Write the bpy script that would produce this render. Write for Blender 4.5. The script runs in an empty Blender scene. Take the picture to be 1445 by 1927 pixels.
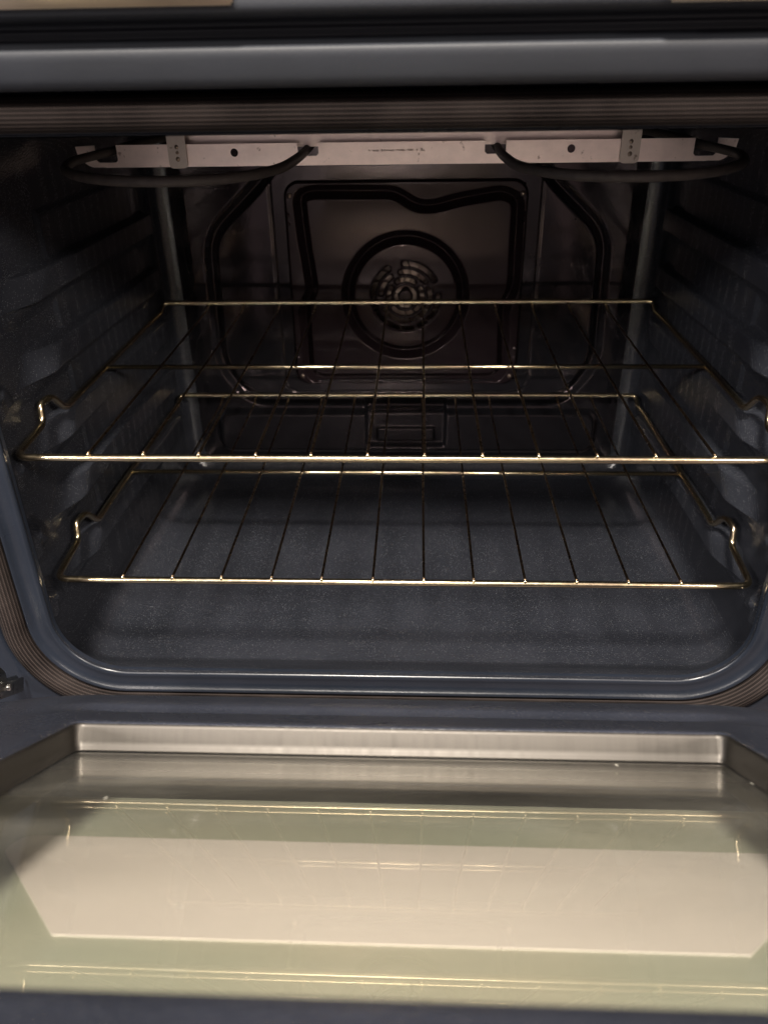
import bpy, math, random
import numpy as np
from mathutils import Vector, Matrix
random.seed(7); np.random.seed(7)
S = bpy.context.scene
COL = S.collection
# ------------------------------------------------------------------ camera
cam_d = bpy.data.cameras.new('camera'); cam = bpy.data.objects.new('camera', cam_d); COL.objects.link(cam)
CAMPOS = Vector((0.01626, -0.53, 0.525))
cam_d.sensor_fit = 'VERTICAL'; cam_d.sensor_height = 36.0; cam_d.sensor_width = 27.0
cam_d.lens = 27.727; cam_d.clip_start = 0.01; cam_d.clip_end = 50
cam.matrix_world = Matrix(((0.999119,-0.006790,0.041424,CAMPOS.x),(0.039245,0.501303,-0.864381,CAMPOS.y),(-0.014897,0.865245,0.501127,CAMPOS.z),(0,0,0,1)))
cam_d.dof.use_dof = True; cam_d.dof.focus_distance = 0.68; cam_d.dof.aperture_fstop = 7.0
S.camera = cam
# ------------------------------------------------------------------ light
W = bpy.data.worlds.new('World'); S.world = W; W.use_nodes = True
nt = W.node_tree; nt.nodes.clear()
out = nt.nodes.new('ShaderNodeOutputWorld'); bg = nt.nodes.new('ShaderNodeBackground')
tc = nt.nodes.new('ShaderNodeTexCoord'); sep = nt.nodes.new('ShaderNodeSeparateXYZ')
nt.links.new(tc.outputs['Generated'], sep.inputs[0])
rmp = nt.nodes.new('ShaderNodeValToRGB')          # cool window light on the left, warm lamps on the right
mr = nt.nodes.new('ShaderNodeMapRange'); mr.inputs['From Min'].default_value = -1; mr.inputs['From Max'].default_value = 1
nt.links.new(sep.outputs['X'], mr.inputs['Value']); nt.links.new(mr.outputs[0], rmp.inputs[0])
rmp.color_ramp.elements[0].position = 0.0; rmp.color_ramp.elements[0].color = (0.52, 0.60, 0.78, 1)
rmp.color_ramp.elements[1].position = 0.62; rmp.color_ramp.elements[1].color = (0.95, 0.74, 0.68, 1)
e = rmp.color_ramp.elements.new(0.36); e.color = (0.80, 0.68, 0.68, 1)
nt.links.new(rmp.outputs[0], bg.inputs[0]); bg.inputs[1].default_value = 0.46
nt.links.new(bg.outputs[0], out.inputs[0])
def area(name, loc, target, size, power, color):
    d = bpy.data.lights.new(name, 'AREA'); d.shape = 'DISK'; d.size = size; d.energy = power; d.color = color
    o = bpy.data.objects.new(name, d); COL.objects.link(o); o.location = loc
    o.rotation_euler = (Vector(target) - Vector(loc)).to_track_quat('-Z', 'Y').to_euler()
    return o
area('ceiling_lamp', (1.8, -2.2, 1.78), (0, 0.1, 0.2), 0.45, 70, (1.0, 0.90, 0.80))
area('ceiling_lamp', (-1.8, -2.2, 1.78), (0, 0.1, 0.2), 0.45, 70, (1.0, 0.92, 0.86))  # mirrored second lamp, added to lift the side walls
area('overhead_lamp', (-0.12, -1.18, 2.05), (0, -0.1, 0.2), 0.32, 132, (1.0, 0.92, 0.82))
S.view_settings.view_transform = 'Standard'; S.view_settings.look = 'None'
S.view_settings.gamma = 1; S.view_settings.exposure = 0.0
S.render.engine = 'CYCLES'

# ------------------------------------------------------------------ materials
def newmat(name):
    m = bpy.data.materials.new(name); m.use_nodes = True
    return m, m.node_tree, m.node_tree.nodes['Principled BSDF']
def N(t, typ, **kw):
    n = t.nodes.new(typ)
    for k, v in kw.items():
        if k in n.inputs.keys(): n.inputs[k].default_value = v
        else: setattr(n, k, v)
    return n
def ramp(t, src, stops):
    r = t.nodes.new('ShaderNodeValToRGB'); t.links.new(src, r.inputs[0])
    els = r.color_ramp.elements
    els[0].position, els[0].color = stops[0][0], stops[0][1]
    els[1].position, els[1].color = stops[-1][0], stops[-1][1]
    for p, c in stops[1:-1]:
        x = els.new(p); x.color = c
    return r
def g(v): return (v, v, v, 1)

def enamel(name, col, rough, peel, speck=0.10, spec=0.5, scale=420, haze=0.10):
    m, t, b = newmat(name); L = t.links.new
    tc = N(t, 'ShaderNodeTexCoord')
    # fine pale flecks fired into the enamel, brightened to paint in glint sparkle
    vo = N(t, 'ShaderNodeTexVoronoi', Scale=1150.0); L(tc.outputs['Object'], vo.inputs['Vector'])
    n1 = N(t, 'ShaderNodeTexNoise', Scale=350.0, Detail=2.0); L(tc.outputs['Object'], n1.inputs['Vector'])
    sp = ramp(t, vo.outputs['Distance'], [(0.12, g(1)), (0.24, g(0))])
    sel = N(t, 'ShaderNodeSeparateColor'); L(vo.outputs['Color'], sel.inputs[0])
    se = ramp(t, sel.outputs[0], [(0.72, g(0)), (0.82, g(1))])
    mu = N(t, 'ShaderNodeMath', operation='MULTIPLY'); L(sp.outputs[0], mu.inputs[0]); L(se.outputs[0], mu.inputs[1])
    big = N(t, 'ShaderNodeTexNoise', Scale=9.0, Detail=6.0, Roughness=0.6); L(tc.outputs['Object'], big.inputs['Vector'])
    cr = ramp(t, big.outputs[0], [(0.3, (col[0]*0.8, col[1]*0.8, col[2]*0.8, 1)), (0.72, (col[0]*1.25, col[1]*1.22, col[2]*1.2, 1))])
    mx = N(t, 'ShaderNodeMix', data_type='RGBA'); L(mu.outputs[0], mx.inputs[0]); L(cr.outputs[0], mx.inputs[6])
    mx.inputs[7].default_value = (speck, speck, speck*1.02, 1)
    L(mx.outputs[2], b.inputs['Base Color'])
    # wiped smears change the gloss
    sm = N(t, 'ShaderNodeTexNoise', Scale=5.0, Detail=8.0, Roughness=0.7, Distortion=1.2)
    mp = N(t, 'ShaderNodeMapping'); mp.inputs['Scale'].default_value = (1, 1, 2.2)
    L(tc.outputs['Object'], mp.inputs[0]); L(mp.outputs[0], sm.inputs['Vector'])
    rr = N(t, 'ShaderNodeMapRange'); L(sm.outputs[0], rr.inputs[0])
    rr.inputs[1].default_value = 0.35; rr.inputs[2].default_value = 0.68
    rr.inputs[3].default_value = rough; rr.inputs[4].default_value = rough + haze
    L(rr.outputs[0], b.inputs['Roughness'])
    b.inputs['Specular IOR Level'].default_value = spec
    bn = N(t, 'ShaderNodeTexNoise', Scale=scale, Detail=2.0, Roughness=0.5); L(tc.outputs['Object'], bn.inputs['Vector'])
    b2 = N(t, 'ShaderNodeTexNoise', Scale=30.0, Detail=2.0); L(tc.outputs['Object'], b2.inputs['Vector'])
    bu2 = N(t, 'ShaderNodeBump', Strength=0.25, Distance=0.0006); L(b2.outputs[0], bu2.inputs['Height'])
    bu = N(t, 'ShaderNodeBump', Strength=peel, Distance=0.0005); L(bn.outputs[0], bu.inputs['Height'])
    L(bu2.outputs[0], bu.inputs['Normal']); L(bu.outputs[0], b.inputs['Normal'])
    return m
M = {}
M['liner'] = enamel('blue_black_enamel', (0.019, 0.0210, 0.027), 0.09, 0.65, speck=0.36, scale=600)
M['back'] = enamel('smooth_back_enamel', (0.010, 0.010, 0.012), 0.07, 0.06, speck=0.02, haze=0.08)
M['cover'] = enamel('brown_black_cover_enamel', (0.016, 0.011, 0.013), 0.09, 0.05, speck=0.02, haze=0.10, spec=0.30)
for k_ in ('back', 'cover'):
    M[k_].node_tree.nodes['Principled BSDF'].inputs['Specular Tint'].default_value = (1.0, 0.80, 0.84, 1)
M['frame'] = enamel('navy_front_enamel', (0.010, 0.013, 0.020), 0.26, 0.22, speck=0.05)
M['rail'] = enamel('rail_enamel', (0.010, 0.012, 0.017), 0.55, 0.15, speck=0.03)
M['door'] = enamel('navy_door_enamel', (0.023, 0.026, 0.036), 0.24, 0.60, speck=0.16)

def metal(name, col, rough, aniso_axis=None, var=0.15, spots=0.0, bump=0.0):
    m, t, b = newmat(name); L = t.links.new
    tc = N(t, 'ShaderNodeTexCoord'); mp = N(t, 'ShaderNodeMapping')
    mp.inputs['Scale'].default_value = aniso_axis or (1, 1, 1)
    L(tc.outputs['Object'], mp.inputs[0])
    n = N(t, 'ShaderNodeTexNoise', Scale=40.0, Detail=6.0, Roughness=0.65); L(mp.outputs[0], n.inputs['Vector'])
    c = ramp(t, n.outputs[0], [(0.3, (col[0]*(1-var), col[1]*(1-var), col[2]*(1-var), 1)), (0.7, (min(1, col[0]*(1+var)), min(1, col[1]*(1+var)), min(1, col[2]*(1+var)), 1))])
    if spots:
        n2 = N(t, 'ShaderNodeTexNoise', Scale=150.0, Detail=3.0); L(tc.outputs['Object'], n2.inputs['Vector'])
        s = ramp(t, n2.outputs[0], [(0.66, g(0)), (0.72, g(spots))])
        mx = N(t, 'ShaderNodeMix', data_type='RGBA'); L(s.outputs[0], mx.inputs[0]); L(c.outputs[0], mx.inputs[6])
        mx.inputs[7].default_value = (col[0]*0.35, col[1]*0.3, col[2]*0.28, 1); L(mx.outputs[2], b.inputs['Base Color'])
    else: L(c.outputs[0], b.inputs['Base Color'])
    b.inputs['Metallic'].default_value = 1.0
    rr = N(t, 'ShaderNodeMapRange'); L(n.outputs[0], rr.inputs[0]); rr.inputs[3].default_value = rough*0.75; rr.inputs[4].default_value = rough*1.3
    L(rr.outputs[0], b.inputs['Roughness'])
    if bump:
        bu = N(t, 'ShaderNodeBump', Strength=bump, Distance=0.0003); L(n.outputs[0], bu.inputs['Height']); L(bu.outputs[0], b.inputs['Normal'])
    return m
M['shield'] = metal('aluminised_steel', (0.78, 0.65, 0.62), 0.42, (0.7, 1, 1), 0.14, spots=0.8, bump=0.15)
M['bracket'] = metal('dull_bracket_steel', (0.50, 0.44, 0.41), 0.5, None, 0.12, spots=0.8, bump=0.2)
M['steel'] = metal('brushed_window_steel', (0.080, 0.074, 0.067), 0.50, (8, 0.5, 0.5), 0.10, bump=0.06)
M['hinge'] = metal('worn_hinge_steel', (0.55, 0.55, 0.52), 0.28, None, 0.3, spots=0.6, bump=0.3)
M['fan'] = metal('fan_steel', (0.50, 0.41, 0.37), 0.5, None, 0.25, bump=0.2)
M['trim'] = metal('bright_trim_steel', (0.85, 0.72, 0.55), 0.35, (0.3, 1, 1), 0.05)
M['screw'] = metal('screw_steel', (0.30, 0.24, 0.20), 0.35)

def rack_mat(name, a, b_, c_, rough):
    m, t, b = newmat(name); L = t.links.new
    tc = N(t, 'ShaderNodeTexCoord')
    n = N(t, 'ShaderNodeTexNoise', Scale=14.0, Detail=5.0, Roughness=0.6); L(tc.outputs['Object'], n.inputs['Vector'])
    c = ramp(t, n.outputs[0], [(0.30, a), (0.5, b_), (0.70, c_)]); L(c.outputs[0], b.inputs['Base Color'])
    b.inputs['Metallic'].default_value = 1; 
    n2 = N(t, 'ShaderNodeTexNoise', Scale=300.0, Detail=3.0); L(tc.outputs['Object'], n2.inputs['Vector'])
    rr = N(t, 'ShaderNodeMapRange'); L(n2.outputs[0], rr.inputs[0]); rr.inputs[3].default_value = rough*0.7; rr.inputs[4].default_value = rough*1.5
    L(rr.outputs[0], b.inputs['Roughness'])
    bu = N(t, 'ShaderNodeBump', Strength=0.15, Distance=0.0002); L(n2.outputs[0], bu.inputs['Height']); L(bu.outputs[0], b.inputs['Normal'])
    return m
M['wire'] = rack_mat('heat_tinted_wire', (0.56, 0.42, 0.34, 1), (0.62, 0.52, 0.34, 1), (0.66, 0.60, 0.46, 1), 0.20)
M['rod'] = rack_mat('shade_darkened_rod_wire', (0.13, 0.085, 0.055, 1), (0.18, 0.125, 0.08, 1), (0.24, 0.18, 0.12, 1), 0.26)  # base darkened to paint in the dark cavity the rods reflect

def simple(name, col, rough, spec=0.5, metallic=0.0, noise=0.2, nscale=60, bump=0.0):
    m, t, b = newmat(name); L = t.links.new
    tc = N(t, 'ShaderNodeTexCoord'); n = N(t, 'ShaderNodeTexNoise', Scale=float(nscale), Detail=5.0); L(tc.outputs['Object'], n.inputs['Vector'])
    c = ramp(t, n.outputs[0], [(0.3, tuple(x*(1-noise) for x in col)+(1,)), (0.7, tuple(min(1, x*(1+noise)) for x in col)+(1,))])
    L(c.outputs[0], b.inputs['Base Color']); b.inputs['Roughness'].default_value = rough
    b.inputs['Specular IOR Level'].default_value = spec; b.inputs['Metallic'].default_value = metallic
    if bump:
        bu = N(t, 'ShaderNodeBump', Strength=bump, Distance=0.0005); L(n.outputs[0], bu.inputs['Height']); L(bu.outputs[0], b.inputs['Normal'])
    return m
M['element'] = simple('dark_element_sheath', (0.046, 0.038, 0.035), 0.60, 0.35, noise=0.25, nscale=120, bump=0.2)
M['black'] = simple('black_recess', (0.006, 0.006, 0.007), 0.6, 0.2)
M['outer_skin'] = simple('door_outer_skin', (0.05, 0.05, 0.055), 0.35, 0.5)

def gasket_mat():
    m, t, b = newmat('braided_gasket'); L = t.links.new
    uv = N(t, 'ShaderNodeUVMap'); sp = N(t, 'ShaderNodeSeparateXYZ'); L(uv.outputs[0], sp.inputs[0])
    def sine(src, freq, off=None):
        a = N(t, 'ShaderNodeMath', operation='MULTIPLY'); L(src, a.inputs[0]); a.inputs[1].default_value = freq
        last = a
        if off is not None:
            ad = N(t, 'ShaderNodeMath', operation='ADD'); L(a.outputs[0], ad.inputs[0]); L(off, ad.inputs[1]); last = ad
        s = N(t, 'ShaderNodeMath', operation='SINE'); L(last.outputs[0], s.inputs[0]); return s.outputs[0]
    nz = N(t, 'ShaderNodeTexNoise', Scale=25.0, Detail=4.0); tc = N(t, 'ShaderNodeTexCoord'); L(tc.outputs['Object'], nz.inputs['Vector'])
    r1 = sine(sp.outputs['Y'], 2*math.pi*24)                 # cords round the tube
    shift = N(t, 'ShaderNodeMath', operation='MULTIPLY'); L(sp.outputs['Y'], shift.inputs[0]); shift.inputs[1].default_value = 60
    r2 = sine(sp.outputs['X'], 2*math.pi*650, shift.outputs[0])   # stitches along it (u is in metres)
    su = N(t, 'ShaderNodeMath', operation='MULTIPLY_ADD'); L(r2, su.inputs[0]); su.inputs[1].default_value = 0.45; L(r1, su.inputs[2])
    c = ramp(t, su.outputs[0], [(0.0, (0.004, 0.003, 0.0028, 1)), (1.0, (0.052, 0.040, 0.036, 1))])
    mr = N(t, 'ShaderNodeMix', data_type='RGBA'); mr.inputs[0].default_value = 0.35; L(c.outputs[0], mr.inputs[6])
    c2 = ramp(t, nz.outputs[0], [(0.3, (0.008, 0.006, 0.0055, 1)), (0.7, (0.054, 0.043, 0.039, 1))]); L(c2.outputs[0], mr.inputs[7])
    L(mr.outputs[2], b.inputs['Base Color']); b.inputs['Roughness'].default_value = 0.8
    b.inputs['Specular IOR Level'].default_value = 0.12; b.inputs['Sheen Weight'].default_value = 0.0; b.inputs['Sheen Roughness'].default_value = 0.5
    bu = N(t, 'ShaderNodeBump', Strength=0.5, Distance=0.0005); L(su.outputs[0], bu.inputs['Height']); L(bu.outputs[0], b.inputs['Normal'])
    return m
M['gasket'] = gasket_mat()

def inner_glass_mat():
    m = bpy.data.materials.new('coated_door_glass'); m.use_nodes = True; t = m.node_tree; L = t.links.new; t.nodes.clear()
    o = N(t, 'ShaderNodeOutputMaterial'); tr = N(t, 'ShaderNodeBsdfTransparent'); tr.inputs[0].default_value = (0.98, 0.97, 0.95, 1)
    gl = N(t, 'ShaderNodeBsdfGlossy'); gl.inputs['Roughness'].default_value = 0.004; gl.inputs[0].default_value = (1, 0.98, 0.93, 1)
    df = N(t, 'ShaderNodeBsdfDiffuse'); df.inputs[0].default_value = (0.55, 0.53, 0.45, 1)
    lw = N(t, 'ShaderNodeLayerWeight', Blend=0.5); pw = N(t, 'ShaderNodeMath', operation='POWER'); L(lw.outputs['Facing'], pw.inputs[0]); pw.inputs[1].default_value = 5.0
    fr = N(t, 'ShaderNodeMapRange'); L(pw.outputs[0], fr.inputs[0]); fr.inputs[3].default_value = 0.13; fr.inputs[4].default_value = 1.0
    m1 = N(t, 'ShaderNodeMixShader'); L(fr.outputs[0], m1.inputs[0]); L(tr.outputs[0], m1.inputs[1]); L(gl.outputs[0], m1.inputs[2])
    tc = N(t, 'ShaderNodeTexCoord'); vo = N(t, 'ShaderNodeTexVoronoi', Scale=24.0); mpg = N(t, 'ShaderNodeMapping'); mpg.inputs['Scale'].default_value = (1.6, 0.55, 1); mpg.inputs['Rotation'].default_value = (0, 0, 0.5); L(tc.outputs['Object'], mpg.inputs[0])
    wn = N(t, 'ShaderNodeTexNoise', Scale=60.0, Detail=3.0); L(tc.outputs['Object'], wn.inputs['Vector'])
    L(mpg.outputs[0], vo.inputs['Vector'])
    s = ramp(t, vo.outputs['Distance'], [(0.022, g(0.8)), (0.045, g(0))])
    dn = N(t, 'ShaderNodeTexNoise', Scale=5.0, Detail=9.0, Roughness=0.72, Distortion=0.8); mpd = N(t, 'ShaderNodeMapping'); mpd.inputs['Scale'].default_value = (0.6, 2.2, 1); mpd.inputs['Rotation'].default_value = (0, 0, 0.35); L(tc.outputs['Object'], mpd.inputs[0]); L(mpd.outputs[0], dn.inputs['Vector'])
    s2 = ramp(t, dn.outputs[0], [(0.40, g(0.015)), (0.55, g(0.04)), (0.75, g(0.13))])
    mx = N(t, 'ShaderNodeMath', operation='MAXIMUM'); L(s.outputs[0], mx.inputs[0]); L(s2.outputs[0], mx.inputs[1])
    m2 = N(t, 'ShaderNodeMixShader'); L(mx.outputs[0], m2.inputs[0]); L(m1.outputs[0], m2.inputs[1]); L(df.outputs[0], m2.inputs[2])
    L(m2.outputs[0], o.inputs[0]); return m
M['glass'] = inner_glass_mat()
def outer_glass_mat():
    m, t, b = newmat('screen_printed_outer_glass'); L = t.links.new
    tc = N(t, 'ShaderNodeTexCoord'); sp = N(t, 'ShaderNodeSeparateXYZ'); L(tc.outputs['Object'], sp.inputs[0])
    a = N(t, 'ShaderNodeMath', operation='MULTIPLY'); L(sp.outputs['Y'], a.inputs[0]); a.inputs[1].default_value = 2*math.pi*560
    s = N(t, 'ShaderNodeMath', operation='SINE'); L(a.outputs[0], s.inputs[0])
    c = ramp(t, s.outputs[0], [(0.0, (0.40, 0.43, 0.33, 1)), (0.9, (0.52, 0.53, 0.41, 1))])
    n = N(t, 'ShaderNodeTexNoise', Scale=5.0, Detail=4.0); L(tc.outputs['Object'], n.inputs['Vector'])
    c2 = ramp(t, n.outputs[0], [(0.35, (0.42, 0.47, 0.38, 1)), (0.65, (0.60, 0.56, 0.44, 1))])
    mx = N(t, 'ShaderNodeMix', data_type='RGBA'); mx.inputs[0].default_value = 0.5; L(c.outputs[0], mx.inputs[6]); L(c2.outputs[0], mx.inputs[7])
    L(mx.outputs[2], b.inputs['Base Color']); b.inputs['Roughness'].default_value = 0.3; return m
M['print'] = outer_glass_mat()
M['clear'] = simple('pale_lit_window', (0.84, 0.79, 0.73), 0.35, 0.4, noise=0.05, nscale=5)  # opaque pale colour stands in for the lit floor beyond the glass

# ------------------------------------------------------------------ mesh helpers
def link(name, me, mat, parent=None, loc=None, smooth=True):
    o = bpy.data.objects.new(name, me); COL.objects.link(o)
    if mat: me.materials.append(mat)
    if smooth and len(me.polygons): me.polygons.foreach_set('use_smooth', [True]*len(me.polygons))
    if parent: o.parent = parent
    if loc: o.location = loc
    return o
def grid_mesh(name, P, close_u=False, close_v=False, uv=None, keep=None):
    """P: (nu, nv, 3) array -> quads"""
    nu, nv = P.shape[:2]
    iu = np.arange(nu if close_u else nu-1); iv = np.arange(nv if close_v else nv-1)
    A, B = np.meshgrid(iu, iv, indexing='ij')
    A2 = (A+1) % nu; B2 = (B+1) % nv
    q = np.stack([A*nv+B, A2*nv+B, A2*nv+B2, A*nv+B2], -1).reshape(-1, 4)
    if keep is not None: q = q[keep.reshape(-1)]
    me = bpy.data.meshes.new(name)
    me.vertices.add(nu*nv); me.vertices.foreach_set('co', P.reshape(-1).astype(np.float32))
    me.loops.add(len(q)*4); me.loops.foreach_set('vertex_index', q.reshape(-1).astype(np.int32))
    me.polygons.add(len(q)); me.polygons.foreach_set('loop_start', (np.arange(len(q))*4).astype(np.int32))
    me.update(calc_edges=True)
    if uv is not None:
        ul = me.uv_layers.new(name='UVMap')
        U, V = uv      # 1d arrays len nu+1 / nv+1
        uq = np.stack([U[A], U[A+1], U[A+1], U[A]], -1).reshape(-1, 4); vq = np.stack([V[B], V[B], V[B+1], V[B+1]], -1).reshape(-1, 4)
        ul.data.foreach_set('uv', np.stack([uq, vq], -1).reshape(-1).astype(np.float32))
    me.validate()
    return me
def tube_mesh(name, pts, r, seg=12, closed=False, cap=True):
    pts = [Vector(p) for p in pts]; n = len(pts); rings = []
    T0 = (pts[1]-pts[0]).normalized(); up = Vector((0, 0, 1)) if abs(T0.z) < 0.9 else Vector((0, 1, 0))
    Nn = (up - T0*up.dot(T0)).normalized()
    for i, p in enumerate(pts):
        a = pts[i-1] if (i > 0 or closed) else p; b = pts[(i+1) % n] if (i < n-1 or closed) else p
        T = (b-a).normalized(); Nn = (Nn - T*Nn.dot(T)).normalized(); Bn = T.cross(Nn)
        rr = r[i] if isinstance(r, (list, tuple)) else r
        rings.append([p + (Nn*math.cos(k*2*math.pi/seg) + Bn*math.sin(k*2*math.pi/seg))*rr for k in range(seg)])
    P = np.array([[list(v) for v in ring] for ring in rings])
    if cap and not closed:
        f = np.repeat(np.mean(P[0], 0)[None, None], seg, 1); l = np.repeat(np.mean(P[-1], 0)[None, None], seg, 1)
        P = np.concatenate([f, P, l], 0)
    return grid_mesh(name, P, close_u=closed, close_v=True)
def round_path(pts, rad, n=6, closed=False):
    """polyline with each corner replaced by an arc-like bezier"""
    pts = [Vector(p) for p in pts]; out = []
    N_ = len(pts)
    for i, p in enumerate(pts):
        if not closed and i in (0, N_-1): out.append(p); continue
        a = pts[i-1]; b = pts[(i+1) % N_]
        R = rad[i] if isinstance(rad, (list, tuple)) else rad
        da = min(R, (a-p).length*0.48); db = min(R, (b-p).length*0.48)
        s = p+(a-p).normalized()*da; e_ = p+(b-p).normalized()*db
        for k in range(n+1):
            t = k/n; out.append(s*(1-t)**2 + p*2*t*(1-t) + e_*t*t)
    return out
def merge(name, meshes, mat, parent=None, smooth=True):
    import bmesh
    bm = bmesh.new()
    for me in meshes: bm.from_mesh(me)
    me = bpy.data.meshes.new(name); bm.to_mesh(me); bm.free()
    for x in meshes: bpy.data.meshes.remove(x)
    return link(name, me, mat, parent, smooth=smooth)
def box_mesh(c, s, bevel=0.0, rot=None):
    import bmesh
    bm = bmesh.new(); bmesh.ops.create_cube(bm, size=1.0)
    for v in bm.verts: v.co = Vector((v.co.x*s[0], v.co.y*s[1], v.co.z*s[2]))
    if bevel: bmesh.ops.bevel(bm, geom=bm.edges[:], offset=bevel, segments=2, affect='EDGES')
    if rot is not None: bmesh.ops.rotate(bm, verts=bm.verts[:], cent=(0, 0, 0), matrix=rot)
    for v in bm.verts: v.co += Vector(c)
    me = bpy.data.meshes.new('box'); bm.to_mesh(me); bm.free(); return me
def prism_mesh(poly, y0, y1, holes=(), bevel=0.0):
    """outline in x,z extruded along y, with holes (each a list of points)"""
    import bmesh
    bm = bmesh.new(); edges = []
    for lp in [poly]+list(holes):
        vs = [bm.verts.new((p[0], y0, p[1])) for p in lp]
        for i in range(len(vs)): edges.append(bm.edges.new((vs[i], vs[(i+1) % len(vs)])))
    r = bmesh.ops.triangle_fill(bm, use_beauty=True, use_dissolve=False, edges=edges)
    faces = [f for f in r['geom'] if isinstance(f, bmesh.types.BMFace)]
    ex = bmesh.ops.extrude_face_region(bm, geom=faces)
    for v in [v for v in ex['geom'] if isinstance(v, bmesh.types.BMVert)]: v.co.y = y1
    bmesh.ops.recalc_face_normals(bm, faces=bm.faces[:])
    me = bpy.data.meshes.new('prism'); bm.to_mesh(me); bm.free(); return me
def empty(name, parent=None, loc=(0, 0, 0)):
    o = bpy.data.objects.new(name, None); COL.objects.link(o); o.location = loc; o.empty_display_size = 0.05
    if parent: o.parent = parent
    return o
def sstep(a, b, x):
    t = np.clip((x-a)/(b-a), 0, 1); return t*t*(3-2*t)

def rrect(hwl, hwr, zb, zt, rb, rt, nb=60, ns=60, nc=14, ntp=None):
    """rounded rectangle, counted from bottom-left corner end along the bottom; returns (n,2) and outward normals"""
    ntp = ntp or nb
    P = []; Nm = []
    def line(a, b, n, nr):
        for k in range(n):
            t = k/n; P.append((a[0]+(b[0]-a[0])*t, a[1]+(b[1]-a[1])*t)); Nm.append(nr)
    def arc(c, r, a0, n):
        for k in range(n):
            a = a0+math.pi/2*k/n; P.append((c[0]+r*math.cos(a), c[1]+r*math.sin(a))); Nm.append((math.cos(a), math.sin(a)))
    line((-hwl+rb, zb), (hwr-rb, zb), nb, (0, -1))
    arc((hwr-rb, zb+rb), rb, -math.pi/2, nc)
    line((hwr, zb+rb), (hwr, zt-rt), ns, (1, 0))
    arc((hwr-rt, zt-rt), rt, 0, nc)
    line((hwr-rt, zt), (-hwl+rt, zt), ntp, (0, 1))
    arc((-hwl+rt, zt-rt), rt, math.pi/2, nc)
    line((-hwl, zt-rt), (-hwl, zb+rb), ns, (-1, 0))
    arc((-hwl+rb, zb+rb), rb, math.pi, nc)
    return np.array(P), np.array(Nm)

# ================================================================== THE OVEN
oven = empty('oven'); oven['label'] = 'open built-in oven with dark blue speckled enamel cavity and lowered glass door'
oven['category'] = 'oven'

OW, OZB, OZT, ORB, ORT = 0.298, 0.051, 0.484, 0.056, 0.040     # opening
BY = 0.49                                                        # back wall
HWB = 0.3115
HW = 0.322                                                       # half width of the cavity

# ---- liner: floor, side walls with rack guides, ceiling, and the fillet to the back
LEV = [0.108 + 0.0635*k for k in range(5)]
def side_bulge(Y, Z):
    h = np.zeros_like(Z)
    for k in range(5):
        zr = 0.123 + 0.0635*k            # height of a rack resting on this ledge
        c = zr - 0.0190
        prof = 1 - sstep(0.0108, 0.0138, np.abs(Z-c))
        under = 1 - sstep(0.0, 0.022, np.maximum(0, c-0.008-Z))      # ledge runs out softly underneath
        body = np.maximum(prof, 0.55*under*(Z < c)*(Z > c-0.035))
        ends = sstep(0.090, 0.150, Y - 0.9*(Z-c))*(1-sstep(0.425, 0.445, Y))
        h = np.maximum(h, 0.0165*body*ends)
        front = sstep(0.012, 0.034, Y)*(1-sstep(0.044, 0.070, Y + 0.8*(Z-c)))
        h = np.maximum(h, 0.0120*prof*front)
        d = np.sqrt(((Y-0.034)/0.012)**2 + ((Z-(zr-0.012))/0.0060)**2)
        h = np.maximum(h, 0.0030*(1-sstep(0.3, 1.0, d)) + h)
    v = sstep(0.185, 0.192, Y)*(1-sstep(0.405, 0.415, Y))
    h = np.maximum(h, 0.0030*v*sstep(0.07, 0.08, Z)*(1-sstep(0.405, 0.415, Z)))
    return h
def liner():
    Ys = np.concatenate([np.linspace(0.0, 0.02, 9)[:-1], np.linspace(0.02, 0.468, 230)])
    rings = []
    for Y in Ys:
        a = float(sstep(0.0, 0.085, np.array(Y))); b_ = float(sstep(0.0, 0.045, np.array(Y)))
        lip = 0.0035*math.exp(-Y/0.0025)
        hw = OW + (HW-OW)*b_ - (HW-HWB)*float(sstep(0.16, 0.455, np.array(Y))); zb = OZB*(1-min(1, a*1.02)) if Y < 0.09 else 0.0
        zt = OZT + 0.006*b_; rb = ORB*(1-0.35*a); rt = ORT
        P, Nm = rrect(hw, hw, zb, zt, rb, rt, nb=90, ns=300, nc=16, ntp=40)
        side = np.abs(Nm[:, 0]) > 0.999
        h = np.where(side, side_bulge(np.full(len(P), Y), P[:, 1]), 0)
        X = P[:, 0] - Nm[:, 0]*h
        Z = P[:, 1].copy()
        rings.append(np.stack([X, np.full(len(P), Y), Z], -1))
    F = 0.022
    for k in range(1, 17):
        t = math.pi/2*k/16; ins = F*(1-math.cos(t)); Y = 0.468 + F*math.sin(t)
        P, Nm = rrect(HWB-ins, HWB-ins, ins, OZT+0.006-ins, max(0.004, 0.0364-ins), max(0.004, 0.04-ins), nb=90, ns=300, nc=16, ntp=40)
        rings.append(np.stack([P[:, 0], np.full(len(P), Y), P[:, 1]], -1))
    return grid_mesh('cavity_liner', np.array(rings), close_v=True)
link('cavity_liner', liner(), M['liner'], oven)

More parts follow.
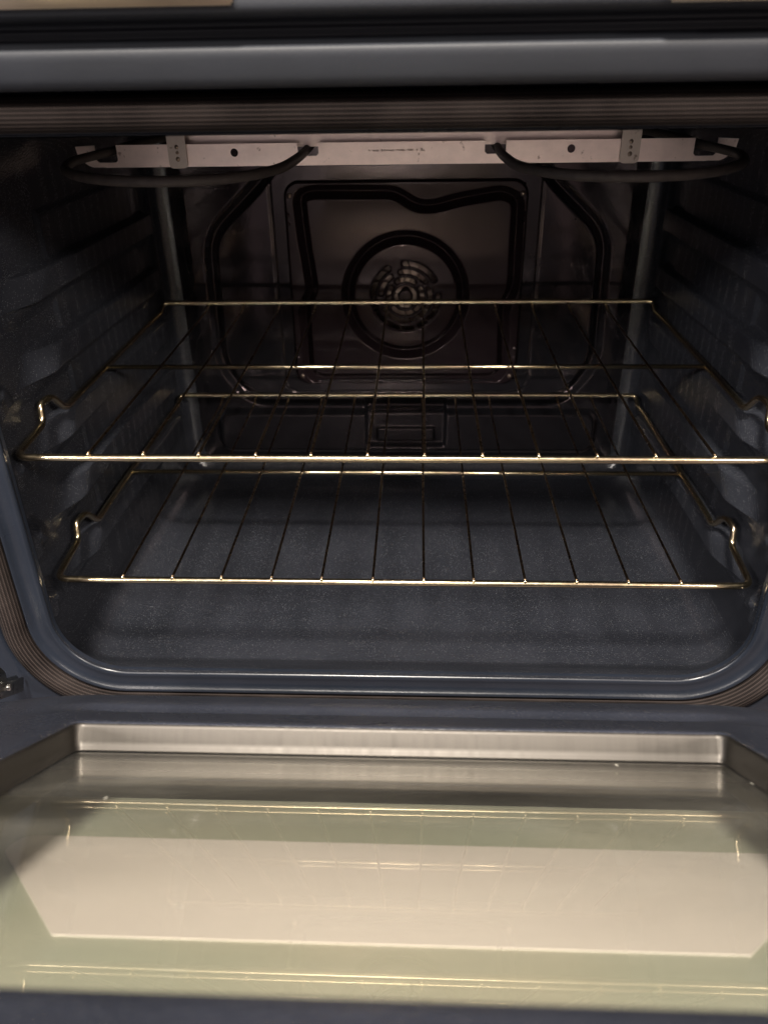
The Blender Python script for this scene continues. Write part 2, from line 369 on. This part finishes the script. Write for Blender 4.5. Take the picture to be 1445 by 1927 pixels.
# ---- signed distance helpers for stamped sheet metal
def seg_dist(X, Z, pts, closed=False):
    d = np.full(X.shape, 9.0); n = len(pts)
    for i in range(n if closed else n-1):
        ax, az = pts[i][0], pts[i][1]; bx, bz = pts[(i+1) % n][0], pts[(i+1) % n][1]
        vx, vz = bx-ax, bz-az; L2 = vx*vx+vz*vz+1e-12
        t = np.clip(((X-ax)*vx+(Z-az)*vz)/L2, 0, 1)
        d = np.minimum(d, np.hypot(X-ax-t*vx, Z-az-t*vz))
    return d
def r2(pts, rad, closed=False, n=8):
    return [(p.x, p.y) for p in round_path([(a, b, 0) for a, b in pts], rad, n, closed)]
def rbox(X, Z, cx, cz, hx, hz, r):
    dx = np.abs(X-cx)-hx+r; dz = np.abs(Z-cz)-hz+r
    return np.hypot(np.maximum(dx, 0), np.maximum(dz, 0)) + np.minimum(np.maximum(dx, dz), 0) - r
def vee(d, w):
    x = np.clip(1-d/w, 0, 1); return np.where(x < 0.12, x*x/0.24, x-0.06)
def groove(d, w, e): return 1-sstep(w-e, w+e, d)

def back_wall():
    xs = np.arange(-0.2900, 0.2901, 0.0013); zs = np.arange(0.021, 0.469, 0.0013)
    X, Z = np.meshgrid(xs, zs, indexing='ij')
    path = r2([(-0.150, 0.43), (-0.170, 0.400), (-0.246, 0.332), (-0.251, 0.165), (-0.215, 0.113), (0.215, 0.113), (0.251, 0.165), (0.246, 0.332), (0.170, 0.400), (0.150, 0.43)], 0.028)
    h = 0.0090*vee(seg_dist(X, Z, path), 0.0100)       # + is away from the viewer
    # lower pressed panel with its notch
    d = rbox(X, Z, 0, 0.068, 0.262, 0.031, 0.018)
    h -= 0.010*(1-sstep(-0.006, 0.004, d))
    dn = rbox(X, Z, 0, 0.082, 0.0555, 0.034, 0.006)
    h += 0.008*(1-sstep(-0.004, 0.003, dn))
    di = rbox(X, Z, 0, 0.0635, 0.040, 0.010, 0.003)
    h -= 0.004*(1-sstep(-0.002, 0.002, di))
    for sx in (-0.029, 0.029):
        h -= 0.0025*(1-sstep(0.0005, 0.0025, np.hypot(X-sx, Z-0.084)))
    # shallow frame under the fan cover
    d = np.abs(rbox(X, Z, 0, 0.27, 0.165, 0.145, 0.02)); h += 0.0012*groove(d, 0.001, 0.0012)
    edge = np.minimum(np.minimum(X+0.29, 0.29-X), np.minimum(Z-0.021, 0.469-Z)); h *= sstep(0.0, 0.008, edge)
    Y = BY + 0.0012 + np.clip(h, -0.012, 0.02)
    Y -= 0.0024*sstep(0.0, 0.02, edge)
    cell = ~((np.abs(X) < 0.143) & (np.abs(Z-0.2665) < 0.124))[:-1, :-1]
    return grid_mesh('back_wall', np.stack([X, Y, Z], -1), keep=cell)
link('back_wall', back_wall(), M['back'], oven)

# ---- fan cover (stamped plate with the grille openings cut through)
FCX, FCZ = 0.0, 0.2565
def fan_cover():
    st = 0.00075
    xs = np.arange(-0.151, 0.1511, st); zs = np.arange(0.133, 0.3995, st)
    X, Z = np.meshgrid(xs, zs, indexing='ij')
    lean = 0.004*(Z-0.26)/0.13*np.sign(X)         # sides draw in towards the top a touch
    d = rbox(X+lean*0, Z, 0, 0.2665, 0.1485, 0.130, 0.020)
    path = r2([(-0.129, 0.378), (-0.115, 0.3835), (-0.014, 0.3825), (0.015, 0.366), (0.034, 0.3655), (0.069, 0.374), (0.118, 0.3815), (0.136, 0.372), (0.137, 0.267), (0.126, 0.243), (0.130, 0.161), (0.118, 0.1455), (-0.119, 0.1445), (-0.131, 0.160), (-0.131, 0.243), (-0.119, 0.266), (-0.126, 0.330)], 0.010, closed=True)
    h = 0.0125*vee(seg_dist(X, Z, path, True), 0.0090)
    R = np.hypot(X-FCX, Z-FCZ)
    h += 0.0125*vee(np.abs(R-0.0735), 0.0092)
    for (px, pz) in [(-0.1445, 0.357), (-0.1445, 0.347), (0.1445, 0.357), (0.1445, 0.347), (-0.1445, 0.187), (-0.1445, 0.175), (0.1445, 0.187), (0.1445, 0.175)]:
        dd = np.hypot((X-px*0.995), Z-pz); h -= 0.0014*(1-sstep(0.0012, 0.0026, dd))
    # thin embossed bars near the bottom
    for cx in (-0.052, 0.048):
        h -= 0.0016*(1-sstep(0.0, 0.0018, rbox(X, Z, cx, 0.1385, 0.018, 0.0012, 0.001)))
    Y = BY - 0.0065 + h + 0.0055*sstep(-0.0035, 0.0, d)
    # swirled slots
    TH = np.degrees(np.arctan2(Z-FCZ, X-FCX)) % 360
    slots = [(0.0415, 0.0032, [(30, 92), (122, 178), (188, 196), (205, 283), (296, 345), (352, 2)]),
             (0.0315, 0.0031, [(38, 100), (128, 172), (212, 285), (300, 352), (0, 16)]),
             (0.0215, 0.0031, [(60, 118), (150, 190), (225, 290), (-20, 28), (308, 330)]),
             (0.0120, 0.0027, [(70, 150), (175, 215), (240, 300), (-30, 48)])]
    open_ = np.zeros(X.shape, bool); near = np.full(X.shape, 1.0)
    for rad, hw, arcs in slots:
        for a0, a1 in arcs:
            mid = (a0+a1)/2 if a1 > a0 else (a0+a1+360)/2; half = ((a1-a0) % 360)/2
            dd = (TH-mid+180) % 360-180
            ang = np.radians(np.clip(dd, -half, half)+mid)
            cx, cz = FCX+rad*np.cos(ang), FCZ+rad*np.sin(ang)
            ds = np.hypot(X-cx, Z-cz)-hw
            near = np.minimum(near, ds)
            open_ |= ds < 0
    Y += 0.0016*(1-sstep(0.0, 0.0022, near))      # rolled slot edges
    cell = ~(open_[:-1, :-1] & open_[1:, :-1] & open_[1:, 1:] & open_[:-1, 1:])
    cell &= (d[:-1, :-1] < 0.0004)
    return grid_mesh('fan_cover', np.stack([X, Y, Z], -1), keep=cell)
cover = link('fan_cover', fan_cover(), M['cover'], oven)
md = cover.modifiers.new('sheet', 'SOLIDIFY'); md.thickness = 0.0012; md.offset = 1.0 if False else -1.0
def screw(px, pz, r, name='screw'):
    import bmesh
    P = []
    for rr, yy in [(0.0, -0.0016), (r*0.5, -0.0015), (r*0.85, -0.0010), (r, 0.0), (r, 0.0015)]:
        P.append([[px+rr*math.cos(a), BY-0.0072+yy, pz+rr*math.sin(a)] for a in np.linspace(0, 2*math.pi, 15)[:-1]])
    s = grid_mesh('s', np.array(P), close_v=True)
    c1 = box_mesh((px, BY-0.0088, pz), (r*1.1, 0.0006, r*0.22)); c2 = box_mesh((px, BY-0.0088, pz), (r*0.22, 0.0007, r*1.1))
    return merge(name, [s, c1, c2], M['screw'], cover)
for px, pz in [(-0.1405, 0.3795), (0.1405, 0.3795), (-0.1395, 0.150), (0.1395, 0.150)]: screw(px, pz, 0.0032)

link('fan_housing', merge('h', [box_mesh((0, BY+0.045, 0.2665), (0.33, 0.002, 0.30)), box_mesh((-0.16, BY+0.024, 0.2665), (0.002, 0.042, 0.30)), box_mesh((0.16, BY+0.024, 0.2665), (0.002, 0.042, 0.30)), box_mesh((0, BY+0.024, 0.4165), (0.33, 0.042, 0.002)), box_mesh((0, BY+0.024, 0.1165), (0.33, 0.042, 0.002))], None).data, M['black'], oven, smooth=False)
bpy.data.objects.remove(bpy.data.objects['h'])
# ---- convection fan behind the cover, in its own recess
fan = empty('convection_fan', oven, (FCX, BY+0.012, FCZ))
blades = []
for k in range(15):
    a = 2*math.pi*k/15
    pts = []
    for j in range(7):
        r = 0.016+0.040*j/6; aa = a+0.55*(j/6)**1.3
        pts.append((r*math.cos(aa), r*math.sin(aa)))
    P = np.array([[[x, y, z] for y in (-0.004, 0.010)] for x, z in pts]); blades.append(grid_mesh('b', P))
bl = merge('blade_ring', blades, M['fan'], fan); m_ = bl.modifiers.new('thick', 'SOLIDIFY'); m_.thickness = 0.0010
P = np.array([[[r*math.cos(a), y, r*math.sin(a)] for a in np.linspace(0, 2*math.pi, 49)[:-1]] for r, y in [(0.0, 0.0105), (0.02, 0.0105), (0.058, 0.0105), (0.0585, 0.012)]])
link('back_plate', grid_mesh('back_plate', P, close_v=True), M['fan'], fan)
P = np.array([[[r*math.cos(a), y, r*math.sin(a)] for a in np.linspace(0, 2*math.pi, 25)[:-1]] for r, y in [(0.0, -0.007), (0.004, -0.007), (0.006, -0.005), (0.006, 0.010)]])
link('hub', grid_mesh('hub', P, close_v=True), M['element'], fan)
SPLITBACK = True

# ---- front frame: opening lip, gasket channel, outer flange
def ring_at(d, dt, n=(70, 70, 16)):
    return rrect(OW+d, OW+d, OZB-d, OZT+dt, ORB+d*0.9, ORT+dt, nb=n[0], ns=n[1], nc=n[2])
prof = [(0.0, 0.0, 0.0060), (0.0002, 0.0002, 0.0030), (0.0010, 0.0005, 0.0006), (0.0024, 0.0008, -0.0008), (0.0042, 0.0012, -0.0009), (0.006, 0.0015, -0.0002), (0.011, 0.002, 0.0000), (0.015, 0.0028, -0.0006),
        (0.0172, 0.0033, -0.0026), (0.0186, 0.0037, -0.0042), (0.0200, 0.0040, -0.0040), (0.0212, 0.0043, -0.0012), (0.0216, 0.0045, 0.004), (0.0222, 0.0046, 0.014),
        (0.0420, 0.0255, 0.014), (0.0425, 0.0260, 0.003), (0.0435, 0.0268, -0.003), (0.046, 0.0285, -0.0055), (0.050, 0.031, -0.0060), (0.060, 0.034, -0.0050),
        (0.075, 0.036, -0.0035), (0.110, 0.0365, -0.003), (0.112, 0.0368, 0.0), (0.1125, 0.037, 0.10)]
rings = []
for d, dt, y in prof:
    P, _ = ring_at(d, dt); rings.append(np.stack([P[:, 0], np.full(len(P), y), P[:, 1]], -1))
link('front_frame', grid_mesh('front_frame', np.array(rings), close_v=True), M['frame'], oven)

link('lower_panel', box_mesh((0, 0.022, -0.19), (0.86, 0.02, 0.30), 0.003), M['black'], oven)  # added black panel; its colour supplies the dark of the hinge recess
# ---- braided gasket
def gasket():
    P0, Nm = rrect(OW+0.0325, OW+0.0325, OZB-0.0325, OZT+0.0125, ORB+0.028, 0.05, nb=150, ns=130, nc=30)
    seg = 26; n = len(P0); out_ = []
    nxt = np.roll(P0, -1, 0); L = np.hypot(*(nxt-P0).T); U = np.concatenate([[0], np.cumsum(L)])
    for i in range(n):
        ring = []
        for k in range(seg):
            a = 2*math.pi*k/seg; ca, sa = math.cos(a), math.sin(a)
            ru, rv = 0.0102, 0.0125
            if Nm[i][1] > 0.7: rv = 0.016
            ring.append((P0[i][0]+Nm[i][0]*ru*ca, -0.001-rv*sa*(1.0 if sa > 0 else 0.6), P0[i][1]+Nm[i][1]*ru*ca))
        out_.append(ring)
    return grid_mesh('gasket', np.array(out_), close_u=True, close_v=True, uv=(U, np.linspace(0, 1, seg+1)))
link('door_gasket', gasket(), M['gasket'], oven)

# ---- front rail above the opening (rolled profile running across), and the trim over it
def rail(name, profile, x0, x1, mat, nx=40, parent=oven):
    P = np.array([[[x, y, z] for y, z in profile] for x in np.linspace(x0, x1, nx)])
    return link(name, grid_mesh(name, P), mat, parent)
pts = [(0.02, 0.5090), (-0.006, 0.5092), (-0.030, 0.5100), (-0.0340, 0.5135), (-0.0365, 0.520), (-0.0385, 0.527), (-0.0375, 0.5305), (-0.027, 0.5320), (-0.0215, 0.5345),
       (-0.0225, 0.5368), (-0.0235, 0.5385), (-0.0215, 0.5405), (-0.0240, 0.5430), (-0.0440, 0.5440), (-0.0480, 0.547), (-0.0480, 0.570), (0.02, 0.572)]  # upper lip pushed forward to shade the face from the overhead lamp
prf = [(p.x, p.y) for p in round_path([(a, b, 0) for a, b in pts], 0.003, 4)]
rail('top_rail', prf, -0.37, 0.37, M['rail'])
def rounded_bar(x0, x1, y0, y1, z0, z1, name):
    return link(name, box_mesh(((x0+x1)/2, (y0+y1)/2, (z0+z1)/2), (x1-x0, y1-y0, z1-z0), 0.0012), M['trim'], oven)
rounded_bar(-0.37, -0.080, -0.0515, -0.0483, 0.5485, 0.580, 'control_panel_trim')
rounded_bar(0.142, 0.37, -0.0515, -0.0483, 0.5460, 0.580, 'control_panel_trim')

# ---- element shield (punched steel strip across the ceiling) and brackets
SY = 0.255
def circle(cx, cz, r, n=20): return [(cx+r*math.cos(2*math.pi*k/n), cz+r*math.sin(2*math.pi*k/n)) for k in range(n)]
def shield_outline():
    zt, zb = 0.4572, 0.4385
    half = [(0.298, zt-0.001), (0.296, 0.4515), (0.283, 0.4445), (0.291, 0.4405), (0.286, zb), (0.0, zb)]
    top = []
    def notch(c, w, zb_):   # from left to right
        return [(c-w, zt), (c-w, zb_+0.002), (c-w+0.002, zb_), (c+w-0.002, zb_), (c+w, zb_+0.002), (c+w, zt)]
    left = [(-0.300, zt-0.001)] + notch(-0.272, 0.010, 0.4425) + notch(-0.085, 0.0095, 0.4462)
    right = notch(0.085, 0.0095, 0.4462) + notch(0.272, 0.010, 0.4425) + [(0.300, zt-0.001)]
    end_r = [(0.299, 0.4500), (0.2985, 0.4462), (0.290, 0.4400), (0.286, zb)]
    end_l = [(-0.286, zb), (-0.290, 0.4400), (-0.2985, 0.4462), (-0.299, 0.4500)]
    return left + right + end_r + end_l
shield = merge('element_shield', [prism_mesh(shield_outline(), SY, SY+0.0010, [circle(-0.153, 0.4497, 0.0036), circle(0.153, 0.4497, 0.0036)]),
    box_mesh((0.0, SY+0.012, 0.4610), (0.42, 0.0010, 0.0160)), box_mesh((0, SY+0.006, 0.4375+0.001), (0.55, 0.010, 0.0008))], M['shield'], oven, smooth=False)
for sx in (-1, 1):
    b = r2([(0.0085, 0.480), (0.0085, 0.4372), (-0.0085, 0.4372), (-0.0085, 0.480)], 0.0045)
    br = link('bracket', prism_mesh([(sx*0.205+a-sx*0.003*0, c) for a, c in b], SY-0.0028, SY-0.0014), M['bracket'], shield, smooth=False)
    for zz, rr in [(0.4552, 0.0020), (0.4505, 0.0016), (0.4450, 0.0022)]:
        P = np.array([[[sx*0.205+r*math.cos(a), SY-0.0028+y, zz+r*math.sin(a)] for a in np.linspace(0, 2*math.pi, 13)[:-1]] for r, y in [(0, -0.0006), (rr*0.7, -0.0005), (rr, 0.0001), (rr, 0.001)]])
        o = link('rivet', grid_mesh('rivet', P, close_v=True), M['screw'], shield)
let = []
x = -0.030
for gl in (1, 3, 6, 4, 3, 1, 2):
    for k in range(gl):
        w = random.uniform(0.0010, 0.0019); hh = random.uniform(0.0012, 0.0024)
        let.append(box_mesh((x+w/2, SY-0.0001, 0.4503+random.uniform(-0.0003, 0.0003)), (w*0.8, 0.0007, hh), 0.00025)); x += w+0.0005
        if random.random() < 0.6: let.append(box_mesh((x-w/2, SY-0.0001, 0.4497), (w*1.4, 0.0006, 0.0005), 0.0002))
    x += 0.0022
merge('embossed_marking', let, M['shield'], shield)

# ---- broil element, two loops
def loop(sx, nm):
    pts = [(-0.098, 0.482, 0.4535), (-0.0905, 0.36, 0.4515), (-0.0875, 0.262, 0.4505), (-0.0885, 0.19, 0.4495), (-0.096, 0.13, 0.4490), (-0.125, 0.088, 0.4485), (-0.170, 0.075, 0.4485),
           (-0.220, 0.090, 0.4485), (-0.262, 0.135, 0.4490), (-0.281, 0.195, 0.4495), (-0.279, 0.232, 0.4500), (-0.271, 0.262, 0.4510), (-0.262, 0.33, 0.4530), (-0.235, 0.40, 0.4545), (-0.20, 0.44, 0.455), (-0.19, 0.482, 0.455)]
    # smooth with catmull-rom
    V = [Vector((p[0]*sx, p[1], p[2])) for p in pts]; out_ = []
    for i in range(len(V)-1):
        a, b, c, d = V[max(i-1, 0)], V[i], V[i+1], V[min(i+2, len(V)-1)]
        for k in range(7):
            t = k/7; out_.append(0.5*((2*b)+(c-a)*t+(2*a-5*b+4*c-d)*t*t+(3*b-a-3*c+d)*t**3))
    out_.append(V[-1])
    return link(nm, tube_mesh(nm, out_, 0.0039, 14), M['element'], oven)
for sx in (1, -1):
    loop(sx, 'broil_element')

# ================================================================== DOOR (lowered part way, rises toward the viewer)
ANG = math.radians(33.02)
door = empty('door', oven, (0, 0, 0.0325)); door.rotation_euler = (math.pi-ANG, 0, 0)
# local axes: we want local Y = up along the door toward the viewer (u), local Z = outward normal n facing the oven/up
u = Vector((0, -math.cos(ANG), math.sin(ANG))); n = Vector((0, math.sin(ANG), math.cos(ANG)))
xa = u.cross(n)
Mx = Matrix(((xa.x, u.x, n.x), (xa.y, u.y, n.y), (xa.z, u.z, n.z))).to_4x4(); Mx.translation = Vector((0, 0, 0.0325))
door.matrix_local = Mx
SXD = 1 if xa.x > 0 else -1          # local x runs against world x
UL, UR = -0.193, 0.201               # world x of window sides
U0, U1 = 0.2266, 0.516
def dx(x): return x*SXD
DT = 0.0168                          # height of the liner above the glass
def door_ring(d, nn, ch=0.0):
    """rounded rectangle d outside the window"""
    k = min(1.0, d/0.10)
    rr = 0.006 + max(0, d)*0.80
    cx = (UL+UR)/2; hw = (UR-UL)/2+d
    P, _ = rrect(hw, hw, U0-d, U1+min(d, 0.06), rr, rr, nb=70, ns=40, nc=16)
    return np.stack([(P[:, 0]+cx)*SXD, P[:, 1], np.full(len(P), nn)], -1)
lp = [(0.0022, 0.0135), (0.0016, 0.0155), (0.0022, 0.0170), (0.0040, 0.0176), (0.010, 0.0174), (0.030, 0.0170), (0.037, 0.0165), (0.0405, 0.0150), (0.0445, 0.0110), (0.052, 0.0098), (0.0585, 0.0112), (0.0625, 0.0152),
      (0.067, 0.0168), (0.078, 0.0172), (0.090, 0.0168), (0.100, 0.0160), (0.108, 0.0140), (0.113, 0.0100), (0.116, 0.004), (0.117, -0.004), (0.1175, -0.030)]
rings = []
for d, nn in lp:
    R = door_ring(d, nn)
    if 0.036 < d < 0.064:             # the groove only runs along the straight hinge side, fading at the corners
        xx = np.abs(R[:, 0]-dx((UL+UR)/2)); f = (1-sstep(0.17, 0.255, xx))*(R[:, 1] < 0.25)
        R[:, 2] = 0.0170 + (nn-0.0170)*f
    rings.append(R)
link('door_liner', grid_mesh('door_liner', np.array(rings), close_v=True), M['door'], door)
# bright steel window frame
rings = []
def wr(d, nn, r=0.004):
    cx = (UL+UR)/2; hw = (UR-UL)/2+d
    P, _ = rrect(hw, hw, U0-d, U1+d, r, r, nb=40, ns=30, nc=6)
    return np.stack([(P[:, 0]+cx)*SXD, P[:, 1], np.full(len(P), nn)], -1)
for d, nn in [(0.0040, 0.0168), (0.0022, 0.0166), (0.0012, 0.0155), (0.0008, 0.0140), (0.0002, 0.0060), (-0.0004, 0.0022), (-0.0012, 0.0014), (-0.0012, 0.0006)]:
    rings.append(wr(d, nn, 0.004+max(0, d)*2))
link('window_frame', grid_mesh('window_frame', np.array(rings), close_v=True), M['steel'], door)
# inner glass slab (both faces reflect)
link('inner_glass', box_mesh((dx((UL+UR)/2), (U0+U1)/2, -0.0013), (UR-UL+0.02, U1-U0+0.02, 0.0024)), M['glass'], door, smooth=False)
# outer printed glass; an opaque sheet paints the light seen through its window
link('outer_glass', box_mesh((dx(0.004), 0.365, -0.0525), (0.56, 0.42, 0.004)), M['print'], door, smooth=False)
vw = r2([(-0.147, 0.3535), (-0.2205, 0.257), (-0.2200, 0.2380), (-0.214, 0.2325), (0.236, 0.2340), (0.243, 0.240), (0.243, 0.262), (0.163, 0.3535)], 0.006)
mw = prism_mesh([(dx(a), b) for a, b in vw], 0, 0.0006)
for v in mw.vertices: v.co = Vector((v.co.x, v.co.z, -0.0503+v.co.y))
link('viewing_window', mw, M['clear'], door, smooth=False)
# outer skin and rim closing the door
skin = [box_mesh((dx(0.004), 0.31, -0.063), (0.62, 0.50, 0.012), 0.004), box_mesh((dx(-0.300), 0.31, -0.040), (0.014, 0.40, 0.040), 0.003), box_mesh((dx(0.308), 0.31, -0.040), (0.014, 0.40, 0.040), 0.003)]
merge('outer_skin', skin, M['outer_skin'], door)
# hinges
for sx in (-1, 1):
    arm = [box_mesh((dx(sx*0.338), 0.055, 0.004), (0.0035, 0.075, 0.016), 0.0012), box_mesh((dx(sx*0.3325), 0.055, 0.004), (0.0022, 0.075, 0.013), 0.0008)]
    arm.append(tube_mesh('pin', [(dx(sx*0.343), 0.045, 0.006), (dx(sx*0.329), 0.045, 0.006)], 0.0030, 12))
    claw = r2([(0.0, 0.0), (0.020, 0.004), (0.026, 0.016), (0.020, 0.020), (0.004, 0.010)], 0.003, closed=True)
    mc = prism_mesh([(a, b) for a, b in claw], -0.003, 0.003)
    for v in mc.vertices: v.co = Vector((dx(sx*0.3375)+v.co.y, 0.040+v.co.x, 0.008+v.co.z))
    arm.append(mc)
    merge('hinge', arm, M['hinge'], door)

# ================================================================== RACKS
SP = 0.0445
def make_rack(label, y0, z0, depth, rodmat, wiremat):
    r = empty('oven_rack', None, (0, y0, z0))
    r['label'] = label; r['category'] = 'oven rack'; r['group'] = 'wire racks in the oven'
    hw = 0.3055; yb = depth; ym = depth*0.508
    bz = 0.0105
    side = lambda s: [(s*hw, 0.0, 0.0), (s*(hw+0.005), 0.066, 0.0), (s*(hw+0.006), 0.070, 0.0165), (s*(hw+0.003), 0.088, 0.0180), (s*hw, 0.104, -0.001), (s*hw, 0.13, 0.0), (s*hw, yb-0.034, 0.0), (s*(hw-0.002), yb-0.014, 0.0), (s*(hw-0.003), yb, bz)]
    pts = side(-1) + list(reversed(side(1)))
    rad = [0.012, 0.008, 0.006, 0.008, 0.008, 0.01, 0.01, 0.006, 0.007]; rad = rad + list(reversed(rad))
    path = round_path(pts, rad, 7, closed=True)
    link('outer_frame', tube_mesh('outer_frame', path, 0.0030, 14, closed=True), wiremat, r)
    link('crossbar', tube_mesh('crossbar', [(-hw, ym, 0.0), (0, ym, 0.0), (hw, ym, 0.0)], 0.0025, 12), wiremat, r)
    for i in range(12):
        x = (i-5.5)*SP + random.uniform(-0.0006, 0.0006)
        zz = 0.0040
        path = [(x, -0.0012, zz+0.0002), (x, 0.004, zz), (x, ym, zz-0.0002), (x, yb-0.02, zz), (x, yb-0.006, bz-0.0042), (x, yb, bz-0.0036)]
        link('rod', tube_mesh('rod', path, [0.0015, 0.00118, 0.00118, 0.00118, 0.00118, 0.00118], 10), rodmat, r)
        import bmesh
        bm = bmesh.new(); bmesh.ops.create_icosphere(bm, subdivisions=2, radius=0.0018)
        for v in bm.verts: v.co = Vector((v.co.x+x, v.co.y-0.0014, v.co.z+zz-0.0004))
        me = bpy.data.meshes.new('weld'); bm.to_mesh(me); bm.free()
        link('rod_end', me, wiremat, r)
    return r
make_rack('upper wire rack with gold-brown heat tint, nearest the ceiling element', 0.0276, 0.250, 0.417, M['rod'], M['wire'])
make_rack('lower wire rack with gold-brown heat tint, just above the oven floor', 0.0396, 0.123, 0.416, M['rod'], M['wire'])
